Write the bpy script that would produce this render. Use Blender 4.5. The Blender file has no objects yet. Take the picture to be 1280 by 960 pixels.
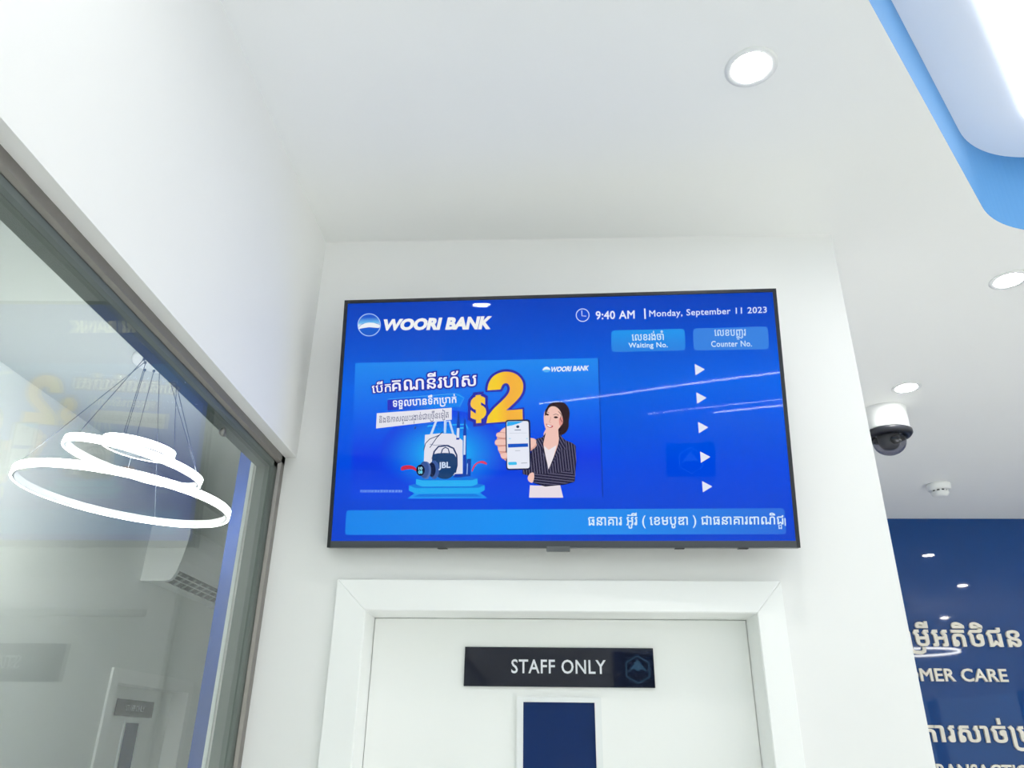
import bpy, bmesh, math, random
import numpy as np
from mathutils import Vector, Matrix
from mathutils.geometry import delaunay_2d_cdt

SC = bpy.context.scene
COL = SC.collection
EYE = 1.65                       # camera height above the floor
F_PX, PITCH, YAW, ROLL = 967.5764, 0.43697, -0.04659, 0.013215

# ------------------------------------------------------------------ camera
def cam_axes():
    cy, sy, cp, sp = math.cos(YAW), math.sin(YAW), math.cos(PITCH), math.sin(PITCH)
    right = Vector((cy, -sy, 0)); fw = Vector((sy*cp, cy*cp, sp)); up = right.cross(fw)
    c, s = math.cos(ROLL), math.sin(ROLL)
    return c*right + s*up, -s*right + c*up, fw
CR, CU, CF = cam_axes()
cam = bpy.data.cameras.new('camera'); cam.sensor_fit = 'HORIZONTAL'; cam.sensor_width = 36
cam.lens = F_PX*36/1280; cam.clip_start = 0.02
co = bpy.data.objects.new('camera', cam); COL.objects.link(co)
mw = Matrix.Identity(4)
for i in range(3):
    mw[i][0], mw[i][1], mw[i][2] = CR[i], CU[i], -CF[i]
mw[2][3] = EYE
co.matrix_world = mw
SC.camera = co

# ------------------------------------------------------------------ world, exposure
SC.view_settings.view_transform = 'Standard'; SC.view_settings.look = 'None'
SC.view_settings.gamma = 1; SC.view_settings.use_curve_mapping = False
SC.view_settings.exposure = 0.0
SC.cycles.use_denoising = True
SC.cycles.max_bounces = 14; SC.cycles.diffuse_bounces = 8; SC.cycles.transparent_max_bounces = 24
W = bpy.data.worlds.new('world'); SC.world = W; W.use_nodes = True
nt_ = W.node_tree; bg = nt_.nodes['Background']
SKY_STRENGTH = 4.8
wt_ = nt_.nodes.new('ShaderNodeTexCoord'); ws_ = nt_.nodes.new('ShaderNodeSeparateXYZ'); wr_ = nt_.nodes.new('ShaderNodeValToRGB')
nt_.links.new(wt_.outputs['Generated'], ws_.inputs[0]); nt_.links.new(ws_.outputs['Z'], wr_.inputs[0]); nt_.links.new(wr_.outputs[0], bg.inputs[0])
wr_.color_ramp.elements[0].position = 0.08; wr_.color_ramp.elements[0].color = (.22, .25, .23, 1)      # street level
wr_.color_ramp.elements[1].position = .2; wr_.color_ramp.elements[1].color = (1.0, .985, .972, 1)    # plain overcast sky
bg.inputs[1].default_value = SKY_STRENGTH
DOWNLIGHT = 180.0     # emission of the downlight lenses
COVE = 2.6            # emission of the luminous panel in the ceiling recess
RINGS = 25.0          # emission of the ring pendant
# daylight through the glazing: area portals that only guide the sky's light
def portal(name, size, size_y, loc, rot):
    l = bpy.data.lights.new(name, 'AREA'); l.shape = 'RECTANGLE'; l.size = size; l.size_y = size_y; l.cycles.is_portal = True
    o = bpy.data.objects.new(name, l); COL.objects.link(o); o.location = loc; o.rotation_euler = [math.radians(a) for a in rot]
portal('rear_daylight', 3.8, 2.5, (4.5, -6.0, 1.25), (90, 0, 0))
portal('right_daylight', 8.0, 2.42, (6.5, -1.8, 1.21), (90, 0, 90))
portal('office_daylight', 1.7, 2.6, (-1.73, -6.0, 1.3), (90, 0, 0))  # serves an unseen opening, added to brighten the office

# ------------------------------------------------------------------ materials
def lin(c):
    return tuple(((x/255)/12.92 if x/255 <= .04045 else ((x/255+.055)/1.055)**2.4) for x in c) + (1,)
def mat(name, rgb, rough=.6, metal=0, spec=.5, noise=0.0, scale=20, bump=0, coat=0):
    m = bpy.data.materials.new(name); m.use_nodes = True
    nt = m.node_tree; b = nt.nodes['Principled BSDF']
    b.inputs['Base Color'].default_value = lin(rgb); b.inputs['Roughness'].default_value = rough
    b.inputs['Metallic'].default_value = metal; b.inputs['Specular IOR Level'].default_value = spec
    b.inputs['Coat Weight'].default_value = coat; b.inputs['Coat Roughness'].default_value = .03
    if noise or bump:
        tc = nt.nodes.new('ShaderNodeTexCoord'); n = nt.nodes.new('ShaderNodeTexNoise')
        n.inputs['Scale'].default_value = scale; n.inputs['Detail'].default_value = 4
        nt.links.new(tc.outputs['Object'], n.inputs['Vector'])
        if noise:
            mx = nt.nodes.new('ShaderNodeMix'); mx.data_type = 'RGBA'
            c = lin(rgb); mx.inputs[6].default_value = tuple(x*(1-noise) for x in c[:3])+(1,)
            mx.inputs[7].default_value = tuple(min(1, x*(1+noise)) for x in c[:3])+(1,)
            nt.links.new(n.outputs['Fac'], mx.inputs[0]); nt.links.new(mx.outputs[2], b.inputs['Base Color'])
        if bump:
            bp = nt.nodes.new('ShaderNodeBump'); bp.inputs['Strength'].default_value = bump; bp.inputs['Distance'].default_value = .002
            nt.links.new(n.outputs['Fac'], bp.inputs['Height']); nt.links.new(bp.outputs[0], b.inputs['Normal'])
    return m
def emit(name, rgb, strength=1.0):
    m = bpy.data.materials.new(name); m.use_nodes = True; nt = m.node_tree; nt.nodes.clear()
    e = nt.nodes.new('ShaderNodeEmission'); o = nt.nodes.new('ShaderNodeOutputMaterial')
    e.inputs[0].default_value = lin(rgb); e.inputs[1].default_value = strength
    nt.links.new(e.outputs[0], o.inputs[0]); return m
def glassmat(name, tint=(1, 1, 1), ior=1.5, rough=0.0, alpha=0.0):
    m = bpy.data.materials.new(name); m.use_nodes = True; nt = m.node_tree; nt.nodes.clear()
    o = nt.nodes.new('ShaderNodeOutputMaterial'); t = nt.nodes.new('ShaderNodeBsdfTransparent')
    t.inputs[0].default_value = tint+(1,); g = nt.nodes.new('ShaderNodeBsdfGlossy'); g.inputs['Roughness'].default_value = rough
    ge = nt.nodes.new('ShaderNodeNewGeometry'); fr = nt.nodes.new('ShaderNodeFresnel')
    mp = nt.nodes.new('ShaderNodeMapRange'); mp.inputs['To Min'].default_value = ior; mp.inputs['To Max'].default_value = 1/ior
    nt.links.new(ge.outputs['Backfacing'], mp.inputs['Value']); nt.links.new(mp.outputs[0], fr.inputs['IOR'])
    mx = nt.nodes.new('ShaderNodeMixShader')
    nt.links.new(fr.outputs[0], mx.inputs[0]); nt.links.new(t.outputs[0], mx.inputs[1]); nt.links.new(g.outputs[0], mx.inputs[2])
    nt.links.new(mx.outputs[0], o.inputs[0]); return m

M = dict(
    wall=mat('white_wall_paint', (238, 238, 237), .55, noise=.012, scale=3, bump=.02),
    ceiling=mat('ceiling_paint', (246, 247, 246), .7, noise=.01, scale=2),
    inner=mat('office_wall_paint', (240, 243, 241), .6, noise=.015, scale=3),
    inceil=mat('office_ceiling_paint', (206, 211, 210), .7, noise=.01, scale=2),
    floor=mat('floor_tile', (240, 238, 235), .25, noise=.03, scale=6),
    blueglass=mat('blue_back_painted_glass', (4, 64, 130), .03, noise=.05, scale=4, spec=.5),
    cove=mat('sky_blue_paint', (78, 142, 198), .6),
    covewhite=mat('recess_white_paint', (238, 240, 247), .6),
    trim=mat('door_frame_lacquer', (247, 248, 247), .35),
    door=mat('door_leaf_lacquer', (245, 246, 244), .4, noise=.01, scale=4),
    steel=mat('brushed_steel', (142, 138, 134), .33, metal=.85, noise=.08, scale=60),
    bead=mat('dark_glazing_bead', (102, 110, 106), .4, metal=.4),
    black=mat('black_plastic', (34, 36, 44), .35),
    bezel=mat('bezel_black', (18, 21, 28), .35),
    chin=mat('bezel_grey', (62, 66, 72), .35),
    grey=mat('grey_plastic', (92, 96, 100), .35),
    white=mat('white_plastic', (236, 238, 238), .4),
    sign=mat('charcoal_sign_plate', (28, 31, 44), .02, spec=.38),
    navy=mat('navy_glass', (10, 42, 96), .03, noise=.1, scale=9, spec=.22),
    blue=mat('blue_frosted_film', (10, 66, 150), .6, noise=.18, scale=7),
    dark=mat('dark_vent', (38, 42, 44), .6),
    slat=mat('grey_vane', (150, 156, 156), .5),
    letters=mat('ivory_acrylic', (238, 232, 218), .4),
    cable=mat('steel_cable', (120, 126, 134), .35, metal=.6),
    signtext=mat('silver_lettering', (226, 228, 234), .4),
    edge=mat('white_corner_bead', (250, 252, 252), .3),
    dome=glassmat('smoked_dome', (.5, .5, .56), 1.5),
    lens=mat('camera_lens', (12, 12, 16), .08, spec=.8),
    glass=glassmat('clear_glass', (.965, .985, .975), 1.5),
    tvglass=glassmat('screen_glass', (1, 1, 1), 1.19, .01),
    lamp=emit('downlight_lens', (255, 255, 252), DOWNLIGHT),
    panel=emit('luminous_panel', (250, 253, 255), COVE),
    ring=emit('ring_diffuser', (255, 255, 248), RINGS),
    tube=emit('linear_light_diffuser', (226, 240, 255), 30.0),
    logo_light=emit('backlit_logo', (120, 190, 240), 4.0),
)

# ------------------------------------------------------------------ helpers
def link(name, me, m=None, parent=None):
    o = bpy.data.objects.new(name, me); COL.objects.link(o)
    if m is not None and not me.materials: me.materials.append(m)
    if parent is not None: o.parent = parent
    return o
def empty(name, loc=(0, 0, 0), rz=0, parent=None):
    o = bpy.data.objects.new(name, None); COL.objects.link(o); o.location = loc; o.rotation_euler = (0, 0, rz); o.empty_display_size = .05
    if parent is not None: o.parent = parent
    return o
def tag(o, label=None, cat=None, group=None, kind=None):
    if label: o['label'] = label
    if cat: o['category'] = cat
    if group: o['group'] = group
    if kind: o['kind'] = kind
    return o
def bm_box(bm, x0, x1, y0, y1, z0, z1):
    vs = [bm.verts.new((x, y, z)) for x in (x0, x1) for y in (y0, y1) for z in (z0, z1)]
    for f in ((0, 1, 3, 2), (4, 6, 7, 5), (0, 4, 5, 1), (2, 3, 7, 6), (0, 2, 6, 4), (1, 5, 7, 3)):
        bm.faces.new([vs[i] for i in f])
def done(bm, name, m, parent=None, smooth=False, bevel=0):
    if bevel:
        bmesh.ops.bevel(bm, geom=bm.edges[:], offset=bevel, segments=2, affect='EDGES', profile=.5)
    bmesh.ops.recalc_face_normals(bm, faces=bm.faces[:])
    me = bpy.data.meshes.new(name); bm.to_mesh(me); bm.free()
    if smooth:
        for p in me.polygons: p.use_smooth = True
    return link(name, me, m, parent)
def box(name, x0, x1, y0, y1, z0, z1, m, parent=None, bevel=0):
    bm = bmesh.new(); bm_box(bm, x0, x1, y0, y1, z0, z1); return done(bm, name, m, parent, bevel=bevel)
def extrude_poly(bm, pts, axis, a, b):
    """closed prism: pts in the plane perpendicular to axis (x: (y,z), y: (x,z), z: (x,y)), from a to b"""
    def P(p, t):
        return {'x': (t, p[0], p[1]), 'y': (p[0], t, p[1]), 'z': (p[0], p[1], t)}[axis]
    A = [bm.verts.new(P(p, a)) for p in pts]; B = [bm.verts.new(P(p, b)) for p in pts]
    bm.faces.new(A); bm.faces.new(B[::-1]); n = len(pts)
    for i in range(n): bm.faces.new([A[i], B[i], B[(i+1) % n], A[(i+1) % n]])
def lathe(bm, prof, cx=0, cy=0, n=40, caps=True):
    rings = []
    for r, z in prof:
        if r < 1e-6: rings.append([bm.verts.new((cx, cy, z))])
        else: rings.append([bm.verts.new((cx+r*math.cos(2*math.pi*k/n), cy+r*math.sin(2*math.pi*k/n), z)) for k in range(n)])
    for A, B in zip(rings, rings[1:]):
        for k in range(n):
            k2 = (k+1) % n
            if len(A) == 1 and len(B) == 1: continue
            if len(A) == 1: bm.faces.new([A[0], B[k], B[k2]])
            elif len(B) == 1: bm.faces.new([A[k], B[0], A[k2]])
            else: bm.faces.new([A[k], B[k], B[k2], A[k2]])
    if caps:
        for R in (rings[0], rings[-1]):
            if len(R) > 1: bm.faces.new(R)
def tube(bm, pts, r, n=8, closed=False):
    pts = [Vector(p) for p in pts]; rings = []
    N = len(pts)
    for i, p in enumerate(pts):
        a = pts[(i-1) % N] if closed or i else p; b = pts[(i+1) % N] if closed or i < N-1 else p
        d = (b-a).normalized(); u = d.cross(Vector((0, 0, 1)))
        if u.length < 1e-4: u = Vector((1, 0, 0))
        u.normalize(); v = d.cross(u)
        rings.append([bm.verts.new(p + r*(math.cos(2*math.pi*k/n)*u + math.sin(2*math.pi*k/n)*v)) for k in range(n)])
    for i in range(N if closed else N-1):
        A, B = rings[i], rings[(i+1) % N]
        for k in range(n): bm.faces.new([A[k], A[(k+1) % n], B[(k+1) % n], B[k]])
    if not closed: bm.faces.new(rings[0]); bm.faces.new(rings[-1][::-1])
def copy_tree(o, parent=None):
    c = o.copy(); COL.objects.link(c)
    if parent is not None: c.parent = parent
    for ch in list(o.children): copy_tree(ch, c)
    return c
def rounded(pts, r, seg=10):
    out = []; n = len(pts)
    for i in range(n):
        p0, p, p1 = (Vector(pts[(i+k) % n]) for k in (-1, 0, 1))
        a = (p0-p).normalized(); b = (p1-p).normalized(); ang = a.angle(b); rr = r[i] if isinstance(r, (list, tuple)) else r
        d = rr/math.tan(ang/2); c = p + (a+b).normalized()*(rr/math.sin(ang/2))
        s = p+a*d; e = p+b*d; a0 = math.atan2(s.y-c.y, s.x-c.x); a1 = math.atan2(e.y-c.y, e.x-c.x)
        while a1-a0 > math.pi: a1 -= 2*math.pi
        while a1-a0 < -math.pi: a1 += 2*math.pi
        for k in range(seg+1):
            t = a0+(a1-a0)*k/seg; out.append((c.x+rr*math.cos(t), c.y+rr*math.sin(t)))
    return out

# ------------------------------------------------------------------ lettering engine (glyph outlines, non-zero fill, own layout)
_gl = {}
def _outline(s, res=3):
    c = bpy.data.curves.new('glyph', 'FONT'); c.body = s; c.size = 1; c.fill_mode = 'NONE'; c.resolution_u = res
    o = bpy.data.objects.new('glyph', c); COL.objects.link(o); bpy.context.view_layer.update()
    me = o.to_mesh(); vs = np.array([v.co[:2] for v in me.vertices]).reshape(-1, 2); es = [tuple(e.vertices) for e in me.edges]
    o.to_mesh_clear(); bpy.data.objects.remove(o); bpy.data.curves.remove(c)
    nb = {}
    for a, b in es: nb.setdefault(a, []).append(b); nb.setdefault(b, []).append(a)
    seen = set(); loops = []
    for st in range(len(vs)):
        if st in seen or st not in nb: continue
        lp = [st]; seen.add(st); prev, cur = None, st
        while True:
            nx = [k for k in nb[cur] if k != prev and k not in seen]
            if not nx: break
            # keep the stored direction: the smaller index step first
            k = min(nx) if cur == st and prev is None else nx[0]
            lp.append(k); seen.add(k); prev, cur = cur, k
        if len(lp) > 2: loops.append(vs[lp])
    return loops
def _area(L): x, y = L[:, 0], L[:, 1]; return .5*np.sum(x*np.roll(y, -1)-np.roll(x, -1)*y)
_bar = None
def _adv(s):
    global _bar
    if _bar is None: _bar = max(l[:, 0].max() for l in _outline('|'))
    return max(l[:, 0].max() for l in _outline(s+'|'))-_bar
def _clean(L):
    keep = [L[0]]
    for p in L[1:]:
        if np.hypot(*(p-keep[-1])) > 1e-4: keep.append(p)
    if np.hypot(*(keep[0]-keep[-1])) < 1e-4: keep.pop()
    return np.array(keep)
def _fill(loops, bold):
    loops = [_clean(l) for l in loops]; loops = [l for l in loops if len(l) > 2]
    if not loops: return np.zeros((0, 2)), []
    big = max(loops, key=lambda l: abs(_area(l)))
    if _area(big) < 0: loops = [l[::-1] for l in loops]
    if bold:
        out = []
        for L in loops:
            d = np.roll(L, -1, 0)-L; d /= np.linalg.norm(d, axis=1)[:, None]+1e-12
            nrm = np.stack([d[:, 1], -d[:, 0]], 1); pn = np.roll(nrm, 1, 0)
            m = nrm+pn; m /= np.linalg.norm(m, axis=1)[:, None]+1e-9
            k = np.clip(1/np.maximum(.45, (m*nrm).sum(1)), 1, 2.0)
            out.append(L+m*(bold*k)[:, None])
        loops = out
    V = [Vector(p) for L in loops for p in L]; E = []; o = 0
    for L in loops:
        n = len(L); E += [(o+i, o+(i+1) % n) for i in range(n)]; o += n
    r = delaunay_2d_cdt(V, E, [], 0, 1e-5)
    vs = np.array([v[:2] for v in r[0]]); tris = []
    for f in r[2]:
        c = vs[list(f)].mean(0); w = 0
        for L in loops:
            a = L; b = np.roll(L, -1, 0)
            up = (a[:, 1] <= c[1]) & (b[:, 1] > c[1]); dn = (a[:, 1] > c[1]) & (b[:, 1] <= c[1])
            cr = (b[:, 0]-a[:, 0])*(c[1]-a[:, 1])-(c[0]-a[:, 0])*(b[:, 1]-a[:, 1])
            w += int((up & (cr > 0)).sum())-int((dn & (cr < 0)).sum())
        if w != 0: tris.append(tuple(f))
    return vs, tris
HOOK, SUB, TAIL = '\ue000', '\ue001', '\ue002'    # Khmer: foot of a subscript ro, subscript consonant, right half of the vowel ie
def _stroke(pts, w):
    pts = np.array(pts, float); d = np.gradient(pts, axis=0); d /= np.linalg.norm(d, axis=1)[:, None]
    n = np.stack([-d[:, 1], d[:, 0]], 1)*w/2
    return np.concatenate([pts+n, (pts-n)[::-1]])
def glyph(ch, bold):
    k = (ch, bold)
    if k in _gl: return _gl[k]
    if ch == ' ': r = (np.zeros((0, 2)), [], .3)
    elif ch == HOOK:
        t = [(.62, -.08), (.60, -.20), (.50, -.25), (.30, -.25), (.19, -.22), (.14, -.13), (.14, .02), (.14, .3), (.14, .5), (.10, .56), (.05, .52)]
        vs, tr = _fill([_stroke(t, .085)], bold); r = (vs, tr, .27)
    elif ch == TAIL:
        A_ = _outline('\u17c0'); mx_ = max(l[:, 0].max() for l in A_); L = [l for l in A_ if l[:, 0].max() > mx_-.03]; x0 = min(l[:, 0].min() for l in L)
        vs, tr = _fill(L, bold); r = (vs-np.array([vs[:, 0].max()-.14, 0]), tr, .2)
    else:
        vs, tr = _fill(_outline(ch), bold); r = (vs, tr, _adv(ch))
    _gl[k] = r; return r
def layout(s, bold=.0, track=0.0, shear=0.0):
    """list of (verts, tris) pieces in text space, one per character"""
    x = 0; out = []; base = 0; sub = False; prev = ''
    for ch in s:
        if ch == SUB: sub = True; continue
        v, t, a = glyph(ch, bold)
        if sub:
            if len(v): out.append((v*np.array([.55, .5])+np.array([base+.12, -.36]), t))
            sub = False; continue
        if a > .05: base = x
        if ch == '\u17b6' and prev == '\u1794': x += .1
        prev = ch
        if len(v): out.append((v+np.array([x, 0]), t))
        x += a + (track if a > .05 else 0)
    if shear: out = [(np.stack([v[:, 0]+shear*v[:, 1], v[:, 1]], 1), t) for v, t in out]
    return out
def bbox(pieces):
    a = np.concatenate([v for v, t in pieces]); return a.min(0), a.max(0)

# ================================================================== SETTING
CEIL = 1.495+EYE; D = 2.085; XR = .92; XL = -.716; XG = -.765; FAR = 5.5; BULK = .744+EYE; INCEIL = 1.635+EYE
def S(o): o['kind'] = 'structure'; return o
S(box('floor', -2.75, 6.65, -6.2, 7.2, -.12, 0, M['floor']))

# hall ceiling with the opening of the recess cut out
cove_pts = [(.1, .47), (1.435, 2.083), (4.3, 2.083), (2.965, .47)]
hole = rounded(cove_pts, [.2, .36, .2, .36], 14)
hull = [(-.86, -6.2), (6.6, -6.2), (6.6, FAR+.1), (.8, FAR+.1), (.8, D+.1), (-.86, D+.1)]
LAMPS = [(.504, 1.395), (1.623, 2.366), (1.642, 3.264), (-.43, .44), (3.22, 4.34), (4.14, 3.0), (4.91, .91)]
holes = [hole] + [[(x+.047*math.cos(2*math.pi*k/40), y+.047*math.sin(2*math.pi*k/40)) for k in range(40)] for x, y in LAMPS]
V = [Vector(p) for p in hull]; nh = len(hull)
E = [(i, (i+1) % nh) for i in range(nh)]
for L in holes:
    o_ = len(V); V += [Vector(p) for p in L]; E += [(o_+i, o_+(i+1) % len(L)) for i in range(len(L))]
r = delaunay_2d_cdt(V, E, [], 0, 1e-5)
def inside(p, L):
    c = False; n = len(L)
    for i in range(n):
        (x1, y1), (x2, y2) = L[i], L[(i+1) % n]
        if (y1 > p[1]) != (y2 > p[1]) and p[0] < (x2-x1)*(p[1]-y1)/(y2-y1)+x1: c = not c
    return c
fs = []
for f in r[2]:
    c = [sum(r[0][i][k] for i in f)/3 for k in (0, 1)]
    if inside(c, hull) and not any(inside(c, L) for L in holes): fs.append(f)
bm = bmesh.new(); vs = [bm.verts.new((v.x, v.y, CEIL)) for v in r[0]]
for f in fs: bm.faces.new([vs[i] for i in f])
vt = [bm.verts.new((v.x, v.y, CEIL+.02)) for v in r[0]]
for f in fs: bm.faces.new([vt[i] for i in reversed(f)])
S(done(bm, 'ceiling', M['ceiling']))
# recess: blue vertical sides, white inner soffit, luminous stretched panel
TOP = CEIL+.30
bm = bmesh.new(); n = len(hole)
A = [bm.verts.new((p[0], p[1], CEIL+.0)) for p in hole]; B = [bm.verts.new((p[0], p[1], TOP)) for p in hole]
for i in range(n): bm.faces.new([A[i], A[(i+1) % n], B[(i+1) % n], B[i]])
me = bpy.data.meshes.new('trim_1'); bm.to_mesh(me); bm.free()
recess = S(link('trim_1', me, M['cove'])); tag(recess, 'sky blue vertical side of the curved ceiling recess')
box('recess_soffit', -.3, 4.6, .1, 2.4, TOP, TOP+.03, M['covewhite'], recess)
def inset(pts, d):
    P = np.array(pts); n = len(P); e = np.roll(P, -1, 0)-P; e /= np.linalg.norm(e, axis=1)[:, None]
    if _area(P) < 0: P = P[::-1]; e = np.roll(P, -1, 0)-P; e /= np.linalg.norm(e, axis=1)[:, None]
    nr = np.stack([-e[:, 1], e[:, 0]], 1); out = []
    for i in range(n):
        a, b = nr[i-1], nr[i]; m = (a+b); m /= np.linalg.norm(m); out.append(tuple(P[i]+m*d/max(.2, m@b)))
    return out
inner = rounded(inset(cove_pts, .165), [.12, .24, .12, .24], 12)
bm = bmesh.new(); extrude_poly(bm, inner, 'z', TOP-.012, TOP)
tag(done(bm, 'luminous_panel', M['panel'], recess), 'glowing white stretched panel inside the recess')

# back wall with the recessed doorway, one prism
OX0, OX1, OZ = -.4736, .5409, .3164+EYE
bm = bmesh.new()
extrude_poly(bm, [(-.836, 0), (OX0, 0), (OX0, OZ), (OX1, OZ), (OX1, 0), (XR, 0), (XR, CEIL), (-.836, CEIL)], 'y', D, D+.17)
S(done(bm, 'wall_back', M['wall']))
S(box('wall_return', XR-.15, XR, D+.17, FAR+.05, 0, CEIL, M['wall']))
S(box('wall_far', XR-.3, 6.6, FAR, FAR+.1, 0, CEIL, M['blueglass']))
wr = S(box('wall_right', 6.5, 6.65, 2.2, FAR+.1, 0, CEIL, M['wall']))
box('header', 6.5, 6.65, -6.2, 2.2, 2.42, CEIL, M['wall'], wr)
for y in (-6.2, -3.6, -.8, 2.1): box('pier', 6.5, 6.65, y, y+.1, 0, 2.42, M['steel'], wr)
S(box('wall_left', -.836, XL, -6.2, D, BULK, CEIL+.02, M['wall']))          # bulkhead above the glazing
S(box('wall_staff', -.836, -.72, D+.17, 7.1, 0, INCEIL, M['inner']))
# rear and right shopfront: header and slim piers, open daylight between
rear = S(box('wall_rear', -.86, 2.6, -6.2, -6.0, 0, CEIL+.02, M['wall']))
box('header', 2.6, 6.65, -6.2, -6.0, 2.5, CEIL+.02, M['wall'], rear)
for x in (4.5, 6.4): box('pier', x, x+.1, -6.2, -6.0, 0, 2.5, M['steel'], rear)
# office behind the glass
S(box('wall_office_left', -2.75, -2.6, -6.2, D+2.729, 0, INCEIL, M['inner']))
S(box('wall_office_far', -2.75, -.72, 7.1, 7.2, 0, INCEIL, M['inner']))
S(box('wall_office_near', -2.75, -.86, -6.2, -6.0, 2.6, INCEIL, M['inner']))  # open below: unseen gap added to let daylight into the office
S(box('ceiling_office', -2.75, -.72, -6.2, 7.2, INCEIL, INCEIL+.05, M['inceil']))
S(box('wall_above_bulkhead', -.836, -.80, -6.2, D+.2, CEIL, INCEIL+.02, M['inner']))
S(box('wall_pier', -1.587, -.836, 3.75, 3.9, 0, INCEIL, M['blue']))
tag(bpy.data.objects['wall_pier'], 'blue film covered pier seen through the glass')
S(box('trim_2', -.846, -.836, D-.004, D+.02, 0, BULK, M['edge']))
# office side wall around its own doorway (the same doorway as the hall's)
DY0 = 5.397-.0277
bm = bmesh.new()
a, b = DY0+OX0, DY0+OX1
extrude_poly(bm, [(D+2.729, 0), (a, 0), (a, OZ), (b, OZ), (b, 0), (7.1, 0), (7.1, INCEIL), (D+2.729, INCEIL)], 'x', -2.77, -2.6)
S(done(bm, 'wall_office_side', M['inner']))

# glazed partition
part = S(empty('window_1', (XG, 0, 0)))
tag(part, 'grey metal framed glass partition under the white bulkhead')
def rail(name, prof, m):      # prof in (x, z) around the top corner, swept along y
    bm = bmesh.new(); extrude_poly(bm, prof, 'y', -6, D); return done(bm, name, m, part)
t = BULK
rail('top_rail', [(.016, t), (.016, t-.022), (.008, t-.027), (-.05, t-.027), (-.05, t)], M['steel'])
rail('glazing_bead', [(.006, t-.027), (.006, t-.041), (.001, t-.047), (-.04, t-.047), (-.04, t-.027)], M['bead'])
bm = bmesh.new(); extrude_poly(bm, [(.016, D), (.016, D-.026), (.008, D-.031), (-.05, D-.031), (-.05, D)], 'z', 0, t-.001); done(bm, 'jamb', M['steel'], part)
bm = bmesh.new(); extrude_poly(bm, [(.006, D-.031), (.006, D-.055), (.001, D-.063), (-.04, D-.063), (-.04, D-.031)], 'z', 0, t-.027); done(bm, 'jamb_bead', M['bead'], part)
box('pane', -.006, .0, -6, D-.05, .0, t-.035, M['glass'], part)
bm = bmesh.new(); lathe(bm, [(.011, 0), (.011, .006), (.006, .012), (0, .013)], n=20)
o = done(bm, 'glass_bolt', M['steel'], part, True); o.rotation_euler = (0, math.radians(-90), 0); o.location = (-.006, 1.709, .676+EYE)

# ================================================================== DOOR (hall) and its twin in the office
def make_door(name):
    r = empty(name, (0, 0, 0))
    cx = .0277
    x0, x1, zt = -.5555, .6108, .3966+EYE
    def casing(nm, pts):      # flat mitred casing board, front lip proud of the wall
        bm = bmesh.new(); extrude_poly(bm, pts, 'y', D-.016, D-.0005); return done(bm, nm, M['trim'], r, bevel=.002)
    casing('casing', [(x0, 0), (OX0, 0), (OX0, OZ), (x0, zt)])
    casing('casing', [(OX1, 0), (x1, 0), (x1, zt), (OX1, OZ)])
    casing('casing', [(x0, zt), (OX0, OZ), (OX1, OZ), (x1, zt)])
    def lining(nm, a0, a1, c0, c1): return box(nm, a0, a1, D-.012, D+.165, c0, c1, M['trim'], r)
    lining('lining', OX0, OX0+.001, 0, OZ); lining('lining', OX1-.001, OX1, 0, OZ); lining('lining', OX0+.001, OX1-.001, OZ-.001, OZ)
    leaf = box('door_leaf', OX0+.0022, OX1-.0022, D+.105, D+.15, .006, OZ-.0022, M['door'], r, bevel=.002)
    k = 1.0163
    gx0, gx1, gz = -.077*k, .139*k, .1145*k+EYE
    bm = bmesh.new(); w = .017
    for (a0, a1, c0, c1) in ((gx0, gx0+w, .95, gz), (gx1-w, gx1, .95, gz), (gx0+w, gx1-w, gz-w*.75, gz), (gx0+w, gx1-w, .95, .95+w)):
        bm_box(bm, a0, a1, D+.094, D+.106, c0, c1)
    done(bm, 'vision_frame', M['white'], leaf)
    box('vision_glass', gx0+w*.9, gx1-w*.9, D+.100, D+.106, .965, gz-w*.7, M['navy'], leaf)
    return r
door = make_door('door_1'); S(door); tag(door, 'white door with a narrow navy glass pane below the screen')
def make_plate(name):
    r = empty(name)
    k = 1.0125
    x0, x1, z0, z1 = -.2165*k, .2805*k, .1392*k+EYE, .2370*k+EYE
    box('plate', x0, x1, D+.098, D+.1045, z0, z1, M['sign'], r, bevel=.001)
    pcs = layout('STAFF ONLY', .012, .03); lo, hi = bbox(pcs)
    tx0, tx1, tz0, tz1 = -.0925*k, .155*k, .1715*k+EYE, .2065*k+EYE
    bm = bmesh.new()
    for v, t in pcs:
        vv = [bm.verts.new((tx0+(p[0]-lo[0])/(hi[0]-lo[0])*(tx1-tx0), D+.0972, tz0+(p[1]-lo[1])/(hi[1]-lo[1])*(tz1-tz0))) for p in v]
        for f in t:
            try: bm.faces.new([vv[i] for i in f])
            except ValueError: pass
    done(bm, 'lettering', M['signtext'], r)
    return r
plate = make_plate('door_sign')
tag(plate, 'dark STAFF ONLY sign plate on the white door under the screen', 'sign')
# twins seen through the glass partition
door2 = copy_tree(door); door2.name = 'door_2'; plate2 = copy_tree(plate)
for o in (door2, plate2):
    o.rotation_euler = (0, 0, math.pi/2); o.location = (-2.6+D, DY0, 0)
door2['label'] = 'white door in the office behind the glass partition'
plate2['label'] = 'small dark sign plate on the office door seen through the glass'

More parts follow.
